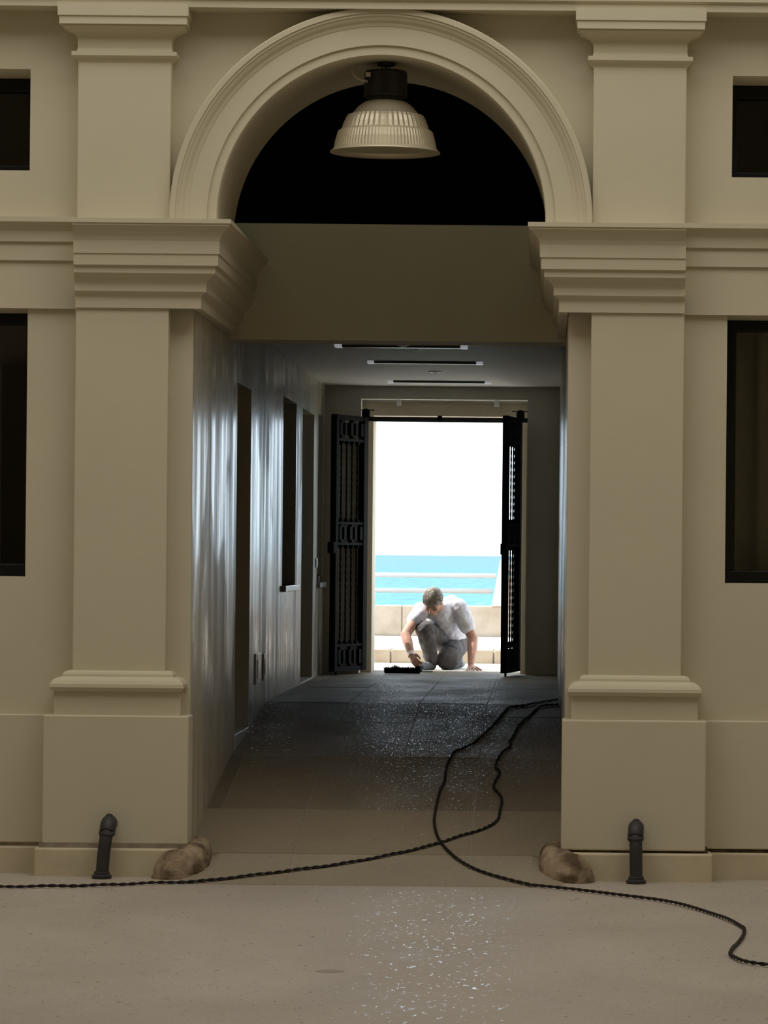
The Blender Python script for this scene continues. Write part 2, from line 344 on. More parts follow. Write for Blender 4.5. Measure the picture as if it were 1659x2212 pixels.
# door wall with a rebated opening
DX0, DX1, DZ = -1.637, -.168, 3.142
wd = holed('y', -3.2, 1.4, .3, 5.4, YD, YD+.30, [(DX0, DX1, 0, DZ)]).build('wall_door', mat('grey_cream_plaster', (.80, .77, .70), .8, noise=(2, (.74, .71, .64), .3, .7)), label='cream end wall around the seaward doorway', **ST)
holed('y', -6.2, 4.4, -6, 9.0, YD+.30, YD+.92, [(-1.542, -.215, .6, 3.005)]).build('wall_sea_side', mat('outer_cream', (.66, .58, .45), .8), label='outer wall of the building facing the sea', **ST)
MB().box(DX0, DX1, YD+.28, YD+.30, DZ-.012, DZ-.002).build('edge_bead', 'white', wd)  # white strip painting the bright line of light under the door head
for px in (862, 1073):                        # pale brackets under the door head
    p = at(px, 866, YD+DF+.2)
    MB().box(p.x-.022, p.x+.022, YD+.18, YD+.24, DZ-.05, DZ).box(p.x-.022, p.x+.022, YD+.10, YD+.24, DZ-.006, DZ).build('bracket', 'white', wd)
# courtyard shell round the camera and an added, unseen roof shutting out sky and sun
MB().box(-6.4, -6.2, -24, .5, -.1, 9).build('wall_court_left', 'cream', label='side wall of the courtyard', **ST)
MB().box(4.4, 4.6, -24, .5, -.1, 9).build('wall_court_right', 'cream', label='side wall of the courtyard', **ST)
MB().box(-6.4, 4.6, -24.2, -24, -.1, 9).build('wall_court_back', 'cream', label='rear wall of the courtyard', **ST)
MB().box(-6.4, 4.6, -24.2, YD+.92, 9.0, 9.2).build('ceiling_court', 'cream', label='roof over the courtyard', **ST)

# ------------------------------------------------------------------ floors
b = MB(); gxs = sorted({-6.3, 4.5, *[XC+d for d in (-1.5, -1.3, -1.2, -1.1, -1.05, -1.03, -.98, -.92, -.86, -.8, -.4, 0, .4, .8, .86, .92, .98, 1.03, 1.05, 1.1, 1.2, 1.3, 1.5)]})
gys = [-24, -10, -5, -2, -1, -.621, -.60, -.5, -.4, -.3, -.2, -.1, -.03, .001]
def cz(x, y): return ground(x, min(y, -.001))-(.0035 if abs(x-XC) < 1.031 and y > -.615 else 0)
b.rings([[Vector((x, y, cz(x, y))) for x in gxs] for y in gys], closed=False, cap=False)
floor = b.build('floor_courtyard', 'court', label='worn brown-grey stone courtyard floor', smooth=True, **ST)
yy = [-.62, 0, .99, 2.57, 5.32, YD+.85]
def slab_grid(x0, x1, ya, yb, top, bot):        # a slab that follows the foot of the ramp
    nx = 6; ysl = [ya+(yb-ya)*k/6 for k in range(7)]; rs = []
    for y in ysl:
        xs_ = [x0+(x1-x0)*k/nx for k in range(nx+1)]
        rs.append([Vector((x, y, ground(x, min(y, -.0005))+top)) for x in xs_]+[Vector((x, y, ground(x, min(y, -.0005))+bot)) for x in reversed(xs_)])
    return MB().rings(rs)
def prof_solid(x0, x1, pts, top, bot):
    vs = []
    for y in pts:
        z = floor_z(y)
        vs += [(x0, y, z+bot), (x1, y, z+bot), (x1, y, z+top), (x0, y, z+top)]
    fs = [(0, 1, 2, 3), tuple(4*(len(pts)-1)+i for i in (3, 2, 1, 0))]
    for j in range(len(pts)-1):
        for i in range(4): fs.append((4*j+i, 4*j+(i+1) % 4, 4*j+4+(i+1) % 4, 4*j+4+i))
    return MB().add(vs, fs)
bed = prof_solid(XL-.02, XR+.02, yy[1:], -.0025, -.3).build('floor_passage', 'bed', label='ramped stone slab floor of the passage', **ST)
xj = [XL+.003, -1.862, -1.368, -.872, -.398, XR-.003]
random.seed(11)
for c in range(5):
    brk = [.99, 2.57, 5.32, 7.0, 8.75, 10.4]
    ycuts = [-.62, 0.0, .99, 2.57, 3.9+.35*((c*2) % 3), 5.32, 6.55+.5*(c % 2), 7.9+.4*(c % 3), 9.3+.45*((c+1) % 2), 10.7+.3*(c % 2), YD+.85]
    for ya, yb in zip(ycuts, ycuts[1:]):
        g = .003; pts = [ya+g]+[q for q in yy if ya+g < q < yb-g]+[yb-g]
        x0 = xj[c]+(g if c else 0); x1 = xj[c+1]-(g if c < 4 else 0)
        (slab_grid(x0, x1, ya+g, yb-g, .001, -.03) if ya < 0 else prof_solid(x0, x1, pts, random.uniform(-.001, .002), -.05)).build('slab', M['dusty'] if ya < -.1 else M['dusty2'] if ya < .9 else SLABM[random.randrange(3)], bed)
p = on_z(713, 2098, 0); MB().lathe([(.062, -.004), (.060, .0012), (.03, .0015)], (p.x, p.y, 0), 28).build('round_stain', mat('dark_stone_stain', (.30, .26, .21), .7), floor)
# terrace outside
ter = MB().box(-30, 30, YD+.85, 14.86, .3, .72).build('floor_terrace', 'pave', label='sun-bleached terrace paving beyond the doorway', **ST)

# ------------------------------------------------------------------ facade trim
def side(s):                                  # s=-1 left, +1 right: mirror about the arch axis
    return lambda d: XC+s*d
for s, nm, where in ((-1, 'trim_1', 'left'), (1, 'trim_2', 'right')):
    X = side(s); pc = 1.413
    def bx(d0, d1, y0, y1, z0, z1, bb=None):
        bb = bb or MB(); a, c = sorted((X(d0), X(d1))); return bb.box(a, c, y0, y1, z0, z1)
    t = thing(nm, (X(pc), 0, 0), label='cream pilaster with plinth and moulded base %s of the passage' % where, **ST)
    jd = 1.030                                # jamb distance from the axis
    so = 1.832 if s < 0 else 1.825
    # skirting course, joint and plinth
    bx(jd-.003, so+.02, -.24, .02, -.02, .155).build('skirting', 'cream2', t, bevel=.012)
    bx(jd+.002, so-.005, -.222 if s < 0 else -.205, .02, .15, .180).build('joint', 'joint' if s < 0 else 'joint_open', t)
    bx(jd-.012, so-.02, -.22, .02, .176 if s < 0 else .168, .878).build('plinth', 'cream', t, bevel=.008)
    bx(pc-.347, pc+.347, -.19, .02, .86, 1.012).build('base_block', 'cream', t, bevel=.006)
    # torus and fillet: closed loops of the base profile
    b = MB(); pr = [(.347, 1.008), (.356, 1.014), (.366, 1.030), (.364, 1.048), (.352, 1.066), (.335, 1.079), (.312, 1.084), (.304, 1.087), (.302, 1.100), (.294, 1.112), (.28, 1.118), (.256, 1.12)]
    rs = []
    for h, z in pr:
        k = h-.255; rs.append([Vector((X(pc)-h, .02, z)), Vector((X(pc)-h, -.115-k, z)), Vector((X(pc)+h, -.115-k, z)), Vector((X(pc)+h, .02, z))])
    b.rings(rs).build('base_moulding', 'cream', t, bevel=0)
    bx(pc-.255, pc+.255, -.12, .02, 1.10, 3.2).build('shaft', 'cream', t, bevel=.006)
    bx(pc-.255, pc+.255, -.12, .02, 3.57, 4.62).build('upper_shaft', 'cream', t, bevel=.006)
    # impost: moulded band returning along the jamb to the lintel
    ip = [(0, 3.106), (.05, 3.106), (.05, 3.165), (.056, 3.18), (.08, 3.196), (.08, 3.236), (.088, 3.252), (.105, 3.27), (.122, 3.282), (.132, 3.292), (.134, 3.328), (.150, 3.334), (.150, 3.395), (.157, 3.397), (.157, 3.466),
          (.165, 3.49), (.182, 3.515), (.203, 3.535), (.216, 3.545), (.216, 3.556), (.224, 3.558), (.224, 3.582), (0, 3.584)]
    b = MB(); rs = []
    for off, z in ip:
        rs.append([Vector((X(pc+.255), .01, z)), Vector((X(pc+.255), -.085-off, z)), Vector((X(jd-off), -.085-off, z)), Vector((X(jd-off), YL+.02, z))])
    b.rings(rs, closed=False, cap=False)
    b.build('impost', 'cream', t, smooth=False)
    # capital
    cp = [(.256, 4.452), (.262, 4.462), (.275, 4.472), (.287, 4.486), (.287, 4.508), (.262, 4.512), (.257, 4.53), (.257, 4.575), (.262, 4.592), (.28, 4.61), (.305, 4.622), (.328, 4.632), (.335, 4.64), (.335, 4.648), (.348, 4.65), (.348, 4.692), (.356, 4.695), (.356, 4.76)]
    b = MB(); rs = []
    for h, z in cp:
        k = h-.255; rs.append([Vector((X(pc)-h, .02, z)), Vector((X(pc)-h, -.12-k, z)), Vector((X(pc)+h, -.12-k, z)), Vector((X(pc)+h, .02, z))])
    b.rings(rs).build('capital', 'cream', t)
    # string course and wall plinth beside the pilaster
    far = -6.2 if s < 0 else 4.4; near = X(pc+.250)
    def strip(pr, name, m, parent=None, **kw):
        bb = MB(); bb.rings([[Vector((near, y, z)), Vector((far, y, z))] for y, z in pr], closed=False, cap=False); return bb.build(name, m, parent, **kw)
    strip([(0, 3.106), (-.028, 3.106), (-.028, 3.366), (-.045, 3.37), (-.045, 3.468), (-.062, 3.472), (-.066, 3.53), (-.08, 3.552), (-.10, 3.57), (-.115, 3.576), (-.115, 3.603), (0, 3.606)],
          'trim_4' if s < 0 else 'trim_5', 'cream', label='stepped cream string course on the %s wall' % where, **ST)
    bo = thing('baseboard_left' if s < 0 else 'baseboard_right', (near, 0, 0), label='plain plinth course along the foot of the %s wall' % where, **ST)
    a, c = sorted((near, far))
    MB().box(a, c, -.055, .02, .168, .872).build('plinth', 'cream', bo, bevel=.006)
    MB().box(a, c, -.045, .02, .14, .172).build('joint', 'joint' if s < 0 else 'joint_open', bo)
    MB().box(a, c, -.075, .02, -.02, .148).build('skirting', 'cream2', bo, bevel=.01)
MB().prism([(0.0, 4.748), (-.19, 4.748), (-.19, 4.79), (-.21, 4.80), (-.21, 5.05), (-.30, 5.12), (-.30, 5.3), (0, 5.3)], 'x', -6.2, 4.4).build('trim_6', 'cream', label='cream cornice band over the arch and capitals', **ST)

# ------------------------------------------------------------------ windows of the facade
wl_lab = ['small dark window above the string course, far left', 'tall dark window below the string course, far left', 'small dark window above the string course, far right', 'tall dark window below the string course, far right']
for i, (x0, x1, z0, z1) in enumerate(wins):
    t = thing('window_%d' % (i+1), ((x0+x1)/2, .45, z0), label=wl_lab[i], **ST)
    fw = .075 if i in (0, 2) else .062; sw = .05 if i == 2 else .065
    b = MB(); yA, yB = .40, .50
    b.box(x0, x1, yA, yB, z1-fw, z1).box(x0, x1, yA, yB, z0, z0+.07).box(x0, x0+sw, yA, yB, z0+.07, z1-fw).box(x1-sw, x1, yA, yB, z0+.07, z1-fw)
    b.build('frame', 'black', t, bevel=.006)
    MB().box(x0+sw, x1-sw, .445, .451, z0+.07, z1-fw).build('pane', 'glass', t)
    b = MB(); m = .5; rx0, rx1, ry0, ry1, rz0, rz1 = x0-m, x1+m, WT+.005, 3.2, z0-.3, z1+.15
    if i in (0, 2): rz0 = z0-.2
    if i == 1: rx1 = XL-.45; ry1 = 2.4
    if i == 0: rx1 = XL-.62; ry1 = 2.2
    if i in (2, 3): rx0 = .75; ry1 = 2.4
    b.add([(rx0,ry0,rz0),(rx1,ry0,rz0),(rx1,ry1,rz0),(rx0,ry1,rz0),(rx0,ry0,rz1),(rx1,ry0,rz1),(rx1,ry1,rz1),(rx0,ry1,rz1)], [(0,1,2,3),(4,5,6,7),(1,2,6,5),(2,3,7,6),(3,0,4,7)])
    b.build('room_lining', 'room', t)
    if i == 1:
        p = at(6, 786, DF+2.3); q = at(60, 800, DF+2.3)
        MB().box(p.x, rx1-.02, 2.28, 2.38, rz0, p.z).build('inner_door', 'roomdoor', t)
        MB().box(p.x+.06, p.x+.20, 2.25, 2.28, rz0, at(10, 945, DF+2.3).z).build('inner_door_panel', 'roomdoor', t)
    if i == 0:
        MB().box(-2.98, -2.80, 1.5, 1.55, 4.0, 4.36).build('wall_panel', mat('olive_panel', (.30, .27, .14), .8), t)
    if i == 3:
        b = MB(); rs = []
        for k in range(40):
            x = x0+.09+k*.028; y = .75+.045*math.sin(k*.9)+.02*math.sin(k*2.3); rs.append([Vector((x, y, z0-.1)), Vector((x, y, z1+.05))])
        b.rings(rs, closed=False, cap=False).build('curtain', 'curtain', t, smooth=True)

# ------------------------------------------------------------------ hanging lamp
ly = .25; lx, lz = at(832, 329, DF+ly).x, at(832, 329, DF+ly).z   # centre of the rim
lamp = thing('pendant_lamp', (lx, ly, lz), label='ribbed industrial pendant lamp hanging under the arch crown', category='lamp')
def ribbed(prof, n, amp, ph=0):
    b = MB(); rs = []
    for r, z in prof:
        rs.append([Vector((lx+(r+(amp if k % 2 else 0))*math.cos(2*math.pi*k/n), ly+(r+(amp if k % 2 else 0))*math.sin(2*math.pi*k/n), lz+z)) for k in range(n)])
    return b.rings(rs, cap=False)
sh = ribbed([(.085, .288), (.118, .278), (.150, .254), (.172, .228), (.186, .213), (.206, .204)], 96, .0022).build('shade', 'alu', lamp, smooth=True)
ribbed([(.204, .206), (.214, .190), (.228, .158), (.238, .124)], 96, .007).build('fluted_band', 'alu', sh)
ribbed([(.234, .128), (.252, .121), (.262, .112), (.274, .070), (.283, .028), (.285, .018)], 180, .0035).build('fine_ribbed_band', 'alu', sh)
MB().lathe([(.282, .022), (.294, .012), (.307, .001), (.308, -.004), (.296, -.001), (.278, .014), (.268, .070), (.232, .12), (.198, .2), (.085, .282)], (lx, ly, lz), 96).build('rim', 'alu', sh, smooth=True)
MB().lathe([(.08, .284), (.100, .288), (.100, .300), (.118, .304), (.120, .312), (.120, .440), (.114, .452), (.098, .456)], (lx, ly, lz), 40).lathe([(.122, .308), (.124, .311), (.124, .320), (.122, .323)], (lx, ly, lz), 40).build('ballast_housing', 'lampblack', lamp, smooth=False, bevel=.003)
MB().box(lx-.108, lx-.080, ly-.108, ly-.085, lz+.408, lz+.432).build('rating_label', 'cord', lamp)
b = MB(); b.tube([(lx, ly, lz+.45), (lx, ly, 4.512)], .007, 8); b.tube([(lx-.02, ly, lz+.452), (lx-.02, ly, lz+.475), (lx-.008, ly, lz+.485), (lx+.008, ly, lz+.485), (lx+.02, ly, lz+.475), (lx+.02, ly, lz+.452)], .004, 6)
b.build('hook', 'lampblack', lamp)
cp = [(lx-.100, ly-.07, lz+.386), (lx-.135, ly-.09, lz+.392), (lx-.165, ly-.09, lz+.412), (lx-.183, ly-.07, lz+.440), (lx-.172, ly-.04, lz+.468), (lx-.12, ly-.02, lz+.478), (lx-.04, ly, lz+.486), (lx-.01, ly, 4.508)]
def smooth_path(pts, n=8):
    pts = [Vector(p) for p in pts]; out = []
    for i in range(len(pts)-1):
        p0, p1, p2, p3 = pts[max(i-1, 0)], pts[i], pts[i+1], pts[min(i+2, len(pts)-1)]
        for k in range(n):
            t = k/n; out.append(.5*((2*p1)+(p2-p0)*t+(2*p0-5*p1+4*p2-p3)*t*t+(3*p1-p0-3*p2+p3)*t*t*t))
    return out+[pts[-1]]
MB().tube(smooth_path(cp, 5), .0085, 8).build('flex', 'cord', lamp, smooth=True)
MB().lathe([(.02, 0), (.05, .004), (.05, .018), (.02, .022)], (lx, ly, 4.493), 20).build('ceiling_rose', 'lampblack', lamp)

# ------------------------------------------------------------------ ceiling luminaires
M['lit_cap'] = mat('lit_end_diffuser', (.85, .85, .85), .4)
M['lit_cap'].node_tree.nodes['Principled BSDF'].inputs['Emission Color'].default_value = (.9, .93, 1, 1); M['lit_cap'].node_tree.nodes['Principled BSDF'].inputs['Emission Strength'].default_value = .22  # faint glow added to brighten the white end caps
lum_labels = ['slim linear ceiling luminaire with white ends, nearest the courtyard', 'slim linear ceiling luminaire with white ends, middle of three', 'slim linear ceiling luminaire with white ends, nearest the doorway']
for (xa, xb, y), lb in zip([(725, 1010, 746), (795, 1043, 781), (838, 1060, 823)], lum_labels):
    p = on_z(xa, y, ZC); q = on_z(xb, y, ZC); yc = (p.y+q.y)/2; t = thing('linear_luminaire', ((p.x+q.x)/2, yc, ZC), label=lb, category='ceiling light', group='linear lights on the passage ceiling')
    hgt, dep, e = .019, .11, .052
    MB().box(p.x+e, q.x-e, yc-dep/2, yc+dep/2, ZC-hgt, ZC).build('channel', 'light_dark', t, bevel=.003)
    MB().box(p.x+e, q.x-e, yc-dep/2-.008, yc-dep/2, ZC-.006, ZC).build('flange', 'bucket', t)
    for a, c in ((p.x, p.x+e), (q.x-e, q.x)): MB().box(a, c, yc-dep/2-.008, yc+dep/2, ZC-hgt-.002, ZC).build('end_cap', M['lit_cap'], t, bevel=.004)
for px, py, wd_, lb in ((940, 802, .05, 'small white ceiling spot plate between two linear luminaires'), (899, 753, .045, 'small white ceiling spot plate just behind the first luminaire'), (870, 744, .045, 'small white ceiling spot plate in front of the first luminaire')):
    p = on_z(px, py, ZC); t = thing('ceiling_spot', (p.x, p.y, ZC), label=lb, category='ceiling light', group='ceiling spots')
    MB().lathe([(wd_*.6, -.012), (wd_, -.008), (wd_, 0)], (p.x, p.y, ZC), 20).build('plate', 'white', t)
    MB().lathe([(wd_*.4, -.016), (wd_*.4, -.010)], (p.x, p.y, ZC), 16).build('lens', 'light_dark', t)

# ------------------------------------------------------------------ small fittings on the left wall
def on_left(px, py):
    a, bb = derot(px, py); return at(px, py, F*(-XL)/-a)
for (xa, xb, ya, yb), lb, cat, nm in (((550, 560, 1413, 1474), 'square flush access cover low on the polished wall', 'cover', 'access_cover'), ((567, 573.5, 1413, 1467), 'narrow flush access cover beside the square one', 'cover', 'access_cover'),
                                 ((680.5, 684, 1206, 1226), 'white switch plate on the wall near the iron gate', 'switch', 'switch_plate')):
    p = on_left(xa, ya); q = on_left(xb, yb); z0, z1 = q.z, p.z
    t = thing(nm, (XL, (p.y+q.y)/2, z0), label=lb, category=cat)
    MB().box(XL-.002, XL+.010, p.y, q.y, z0, z1).build('plate', 'marble' if cat == 'switch' else 'polished', t, bevel=.003)
    MB().box(XL+.010, XL+.014, p.y+.2*(q.y-p.y), q.y-.2*(q.y-p.y), z0+.2*(z1-z0), z1-.2*(z1-z0)).build('rocker' if cat == 'switch' else 'inner_panel', 'bucket' if cat == 'switch' else 'polished', t)
p = at(689, 1248, DF+10.95)
t = thing('small_box', (XL-.02, 10.95, 1.525), label='small dark red box standing on the white sill by the gate', category='box')
MB().box(XL-.05, XL+.01, 10.88, 11.0, 1.526, 1.58).build('body', mat('dark_red', (.10, .022, .016), .5), t, bevel=.006)
MB().box(XL-.052, XL+.012, 10.875, 11.005, 1.58, 1.595).build('lid', 'iron', t, bevel=.003)

# ------------------------------------------------------------------ wrought iron gates
ZG0 = .752
def gate(name, hx, hy, fx, fy, label, group):
    t = thing(name, (hx, hy, ZG0), label=label, category='gate', group=group)
    u = Vector((fx-hx, fy-hy, 0)); Wd = u.length; u.normalize(); nrm = Vector((-u.y, u.x, 0))
    H = Vector((hx, hy, 0))
    def bb(u0, u1, z0, z1, th, b=None, off=0):   # u measured from the free end as in the leaf drawing
        b = b or MB(); vs = []
        for z in (z0, z1):
            for uu, tt in ((u0, -th), (u1, -th), (u1, th), (u0, th)):
                p = H+u*(Wd-uu)+nrm*(tt+off); vs.append((p.x, p.y, z))
        return b.add(vs, [(0,3,2,1),(4,5,6,7),(0,1,5,4),(1,2,6,5),(2,3,7,6),(3,0,4,7)])
    bb(0, .055, ZG0, 2.98, .028).build('stile', 'iron', t, bevel=.003)
    bb(Wd-.085, Wd, ZG0, 2.98, .028).build('stile', 'iron', t, bevel=.003)
    for z0, z1 in ((2.936, 2.978), (2.752, 2.777), (2.028, 2.05), (1.848, 1.87), (.966, .988), (.752, .792)):
        bb(.05, Wd-.08, z0, z1, .022).build('rail', 'iron', t, bevel=.002)
    us = [.155, .262, .369, .476]
    for z0, z1 in ((.988, 1.848), (2.05, 2.752)):
        for uu in us:
            b = MB(); p = H+u*(Wd-uu); rs = []; nst = int((z1-z0)/.012)
            r0 = .0085
            for k in range(nst+1):            # square bar twisted along its length
                z = z0+.02+(z1-z0-.04)*k/nst; tw = k*.30
                rs.append([Vector((p.x+r0*math.cos(tw+a), p.y+r0*math.sin(tw+a), z)) for a in (0, math.pi/2, math.pi, 3*math.pi/2)])
            b.rings(rs)
            for za, zb in ((z0, z0+.034), (z1, z1-.034)):
                b.rings([[Vector((p.x+rr*math.cos(a), p.y+rr*math.sin(a), z)) for a in [q*math.pi/4 for q in range(8)]] for rr, z in ((.027, za), (.024, za+(zb-za)*.35), (.010, zb))])
            b.build('bar', 'iron', t)
    for z0, z1 in ((2.803, 2.913), (1.894, 2.010), (.815, .937)):
        for uu in (.155, .369, .575):
            b = MB()
            bb(uu-.070, uu-.024, z0, z1, .024, b); bb(uu+.024, uu+.070, z0, z1, .024, b)
            for za, zb in ((z1-.006, z1+.024), (z0-.024, z0+.006)): bb(uu-.026, uu+.026, za, zb, .018, b)
            b.build('block_motif', 'iron', t)
    lb = bb(-.05, .01, 1.775, 1.875, .03).build('lock_case', 'iron', t, bevel=.008)
    bb(.08, .10, .72, .80, .008).build('drop_bolt', 'iron', t)
    for z in (1.05, 2.6): MB().lathe([(.02, -.04), (.024, -.035), (.024, .035), (.02, .04)], (hx, hy+.02, z), 12).build('hinge', 'iron', t)
    return t
gate('iron_gate', -1.592, YD-.02, -1.838, YD-.62, 'black wrought iron gate leaf folded back by the left jamb', 'gate leaves')
gate('iron_gate', -.238, YD-.02, -.352, YD-.65, 'black wrought iron gate leaf standing edge-on at the right jamb', 'gate leaves')
g = thing('gate_frame', (-.9, YD+.03, 2.94), label='dark steel crossbar with pivots over the open gates', category='gate frame')
MB().box(DX0, DX1, YD+.01, YD+.07, 2.942, 2.985).build('crossbar', mat('grey_steel', (.035, .035, .045), .5), g, bevel=.003)
px = at(950, 903, YD+DF).x; MB().box(px-.02, px+.02, YD-.01, YD+.01, 2.955, 2.998).build('latch_keep', 'iron', g)
for x in (-1.595, -.232):
    b = MB().lathe([(.030, 2.975), (.036, 2.985), (.036, 3.03), (.026, 3.045), (.014, 3.055)], (x, YD+.02, 0), 16); pv = b.build('pivot', 'iron', g)
    MB().box(x-.075, x+.075, YD+.005, YD+.035, 3.038, 3.046).build('pivot_plate', 'iron', pv)

# ------------------------------------------------------------------ drain pipes
for (tx, bxp, lb) in ((232, 220, 'dark cast iron drain pipe bending from the left plinth'), (1373, 1374, 'dark cast iron drain pipe bending from the right plinth')):
    top = at(tx, 1790, DF-.31); bot = at(bxp, 1900, DF-.34); yb = -.345
    t = thing('drain_pipe', (bot.x, yb, 0), label=lb, category='pipe', group='drain pipes')
    zt = .262
    path = [(top.x, -.31, zt), (top.x+.3*(bot.x-top.x), -.335, zt-.06), (top.x+.65*(bot.x-top.x), yb, .12), (bot.x, yb, 0.005)]
    MB().tube(smooth_path(path, 6), .035, 20).build('pipe', 'pipe', t, smooth=True)
    el = [(top.x+.004, -.20, zt+.025), (top.x+.004, -.255, zt+.035), (top.x+.002, -.293, zt+.022), (top.x, -.312, zt-.012)]
    MB().tube(smooth_path(el, 6), [.040]*6+[.043]*6+[.043]*6+[.041], 20).build('elbow', 'pipe', t, smooth=True)
    MB().lathe([(.040, 0), (.0445, .005), (.0445, .020), (.040, .026)], (top.x, -.318, zt-.03), 20, Vector((0, -.25, 1)).normalized()).build('collar', 'pipe', t, bevel=.002)
    MB().lathe([(.020, 0), (.018, .006), (.008, .012)], (top.x+.004, -.262, zt+.072), 12).build('elbow_cap', 'pipe', t)
    MB().lathe([(.052, 0), (.054, .004), (.054, .018), (.050, .021), (.043, .024), (.043, .036), (.039, .039)], (bot.x, yb, 0), 24).build('base_flange', 'pipe', t)

# ------------------------------------------------------------------ guard stones at the passage corners
def fused(b, name, m, parent, voxel, smooth_it=4, disp=None, **kw):
    o = b.build(name, m, parent, smooth=True, **kw)
    r = o.modifiers.new('fuse', 'REMESH'); r.mode = 'VOXEL'; r.voxel_size = voxel; r.use_smooth_shade = True
    if smooth_it: s_ = o.modifiers.new('smooth', 'SMOOTH'); s_.iterations = smooth_it; s_.factor = .5
    if disp:
        tx = bpy.data.textures.new(name+'_folds', 'CLOUDS'); tx.noise_scale = disp[0]; tx.noise_depth = 2
        d = o.modifiers.new('folds', 'DISPLACE'); d.texture = tx; d.strength = disp[1]; d.mid_level = .5; d.texture_coords = 'LOCAL'
    return o
for sx, jx_, lb in ((1, XL, 'rounded brown guard stone at the left passage corner'), (-1, XR, 'rounded brown guard stone at the right passage corner')):
    b = MB(); cx = jx_-sx*.004
    b.ball((cx-sx*.02, -.285, .0), (.152, .125, .168)); b.ball((cx-sx*.02, -.28, .055), (.130, .115, .110)); b.ball((cx+sx*.02, -.2, .05), (.125, .16, .125))
    b.ball((cx+sx*.045, -.1, .07), (.095, .20, .125), Euler((-.08, sx*.08, 0)).to_matrix()); b.ball((cx+sx*.055, .03, .105), (.080, .14, .10))
    fused(b, 'guard_stone', 'stone', None, .012, 14, (.10, .018), label=lb, category='stone', group='guard stones')

# ------------------------------------------------------------------ twisted cables on the floor
def cable(pix, label):
    pts = [floor_at(*q) for q in pix]; path = smooth_path(pts, 10)
    res = [path[0]]; step = .008                # resample evenly
    acc = 0
    for a, c in zip(path, path[1:]):
        d = (c-a).length; t0 = step-acc
        while t0 <= d and d > 0:
            res.append(a.lerp(c, t0/d)); t0 += step
        acc = (acc+d) % step
    for p in res: p.x = min(p.x, .115-.018) if p.y > -.05 else p.x
    for p in res: p.z = ground(p.x, p.y)+.0105+.003*math.sin(p.x*9+p.y*7)**2
    t = thing('twisted_cable', res[0], label=label, category='cable', group='twisted cables')
    for ph in (0, math.pi):
        strand = []
        for i, p in enumerate(res):
            tg = (res[min(i+1, len(res)-1)]-res[max(i-1, 0)]).normalized(); sd = tg.cross(Vector((0, 0, 1))).normalized(); up = sd.cross(tg)
            a = ph+i*step*2*math.pi/.11; strand.append(p+(sd*math.cos(a)+up*math.sin(a))*.0044)
        MB().tube(strand, .0050, 6).build('strand', 'cable', t, smooth=True)
cable([(1209, 1512.5), (1203, 1513.5), (1150, 1523), (1110, 1529), (1093, 1537), (1060, 1575), (1020, 1610), (1000, 1619), (983, 1627), (965, 1658), (960, 1690), (950, 1712), (942, 1745), (938, 1782), (950, 1820), (985, 1858), (1035, 1885), (1100, 1905), (1160, 1918), (1240, 1926), (1330, 1937), (1430, 1950), (1510, 1969), (1570, 1990), (1600, 2005), (1608, 2014), (1602, 2032), (1582, 2055), (1579, 2068), (1606, 2082), (1659, 2090), (1720, 2094), (1900, 2112), (2250, 2100), (2700, 2070)],
      'dark twisted cable looping through the passage toward the right foreground')
cable([(1209, 1523.5), (1203, 1524.5), (1165, 1530), (1148, 1545), (1122, 1568), (1108, 1595), (1100, 1605), (1103, 1613), (1090, 1624), (1082, 1632), (1070, 1658), (1079, 1672), (1066, 1702), (1083, 1727), (1080, 1752), (1074, 1775), (1050, 1792), (1000, 1808), (900, 1838), (750, 1868), (600, 1888), (450, 1906), (350, 1911), (200, 1917), (80, 1919), (0, 1920), (-60, 1920), (-300, 1926), (-600, 1938), (-900, 1942)],
      'dark twisted cable running along the facade foot toward the left')

# ------------------------------------------------------------------ outside: kerb, parapet, railing, sea
kb = thing('stone_step', (-.9, 14.86, .72), label='low sandstone step across the terrace', category='step')
def courses(parent, y0, y1, z0, z1, xs, name='block', m='parapet'):
    for a, c in zip(xs, xs[1:]): MB().box(a+.006, c-.006, y0, y1, z0, z1).build(name, m, parent, bevel=.01)
MB().box(-29, 29, 14.90, 20.38, .3, .835).build('core', 'pave', kb)
jx = [at(844, 1410, 14.86+DF).x, at(1066, 1410, 14.86+DF).x]
courses(kb, 14.86, 15.3, .5, .852, [-9.6, -7.1, -4.6, -2.9, jx[0], jx[1], .6, 2.0, 4.5, 7, 9.5])
MB().box(-29, 29, 15.3, 20.38, .5, .853).build('upper_paving', 'pave', kb)
pw = thing('parapet_wall', (-.9, 20.4, .85), label='low sandstone parapet wall before the sea', category='wall')
ZP = EYE-(1309-PPY+2)*(20.4+DF)/F
jp = at(868, 1340, 20.4+DF).x
courses(pw, 20.4, 20.9, .6, ZP-.0, [-12.2, -9.4, -6.6, -4.2, jp, .0, 1.7, 3.3, 6, 9])
MB().box(-12.2, 9, 20.42, 20.88, .6, ZP-.01).build('core', 'parapet', pw)
MB().box(-12.2, 9, 20.385, 20.4, .853, ZP-.075).build('facing', 'parapet', pw) if False else None
rl = thing('railing', (-1.5, 20.65, ZP), label='white tubular railing with two rails above the parapet', category='railing')
for py in (1243, 1276):
    z = at(950, py, 20.65+DF).z; xe = at(1078 if py < 1260 else 1071, py, 20.65+DF).x-.035
    MB().tube([(-9, 20.65, z), (xe, 20.65, z)], .027, 14).build('rail', 'rail', rl, smooth=True)
for x in (-8.8, -6.2, -3.6): MB().tube([(x, 20.65, ZP-.02), (x, 20.65, at(950, 1240, 20.65+DF).z)], .027, 12).build('post', 'rail', rl, smooth=True)
pd = 20.3+DF
poly = [at(1062, 1311, pd), at(1084, 1313, pd), at(1104, 1209, pd), at(1081, 1208, pd)]
for p_ in poly: p_.z = max(p_.z, ZP+.003)
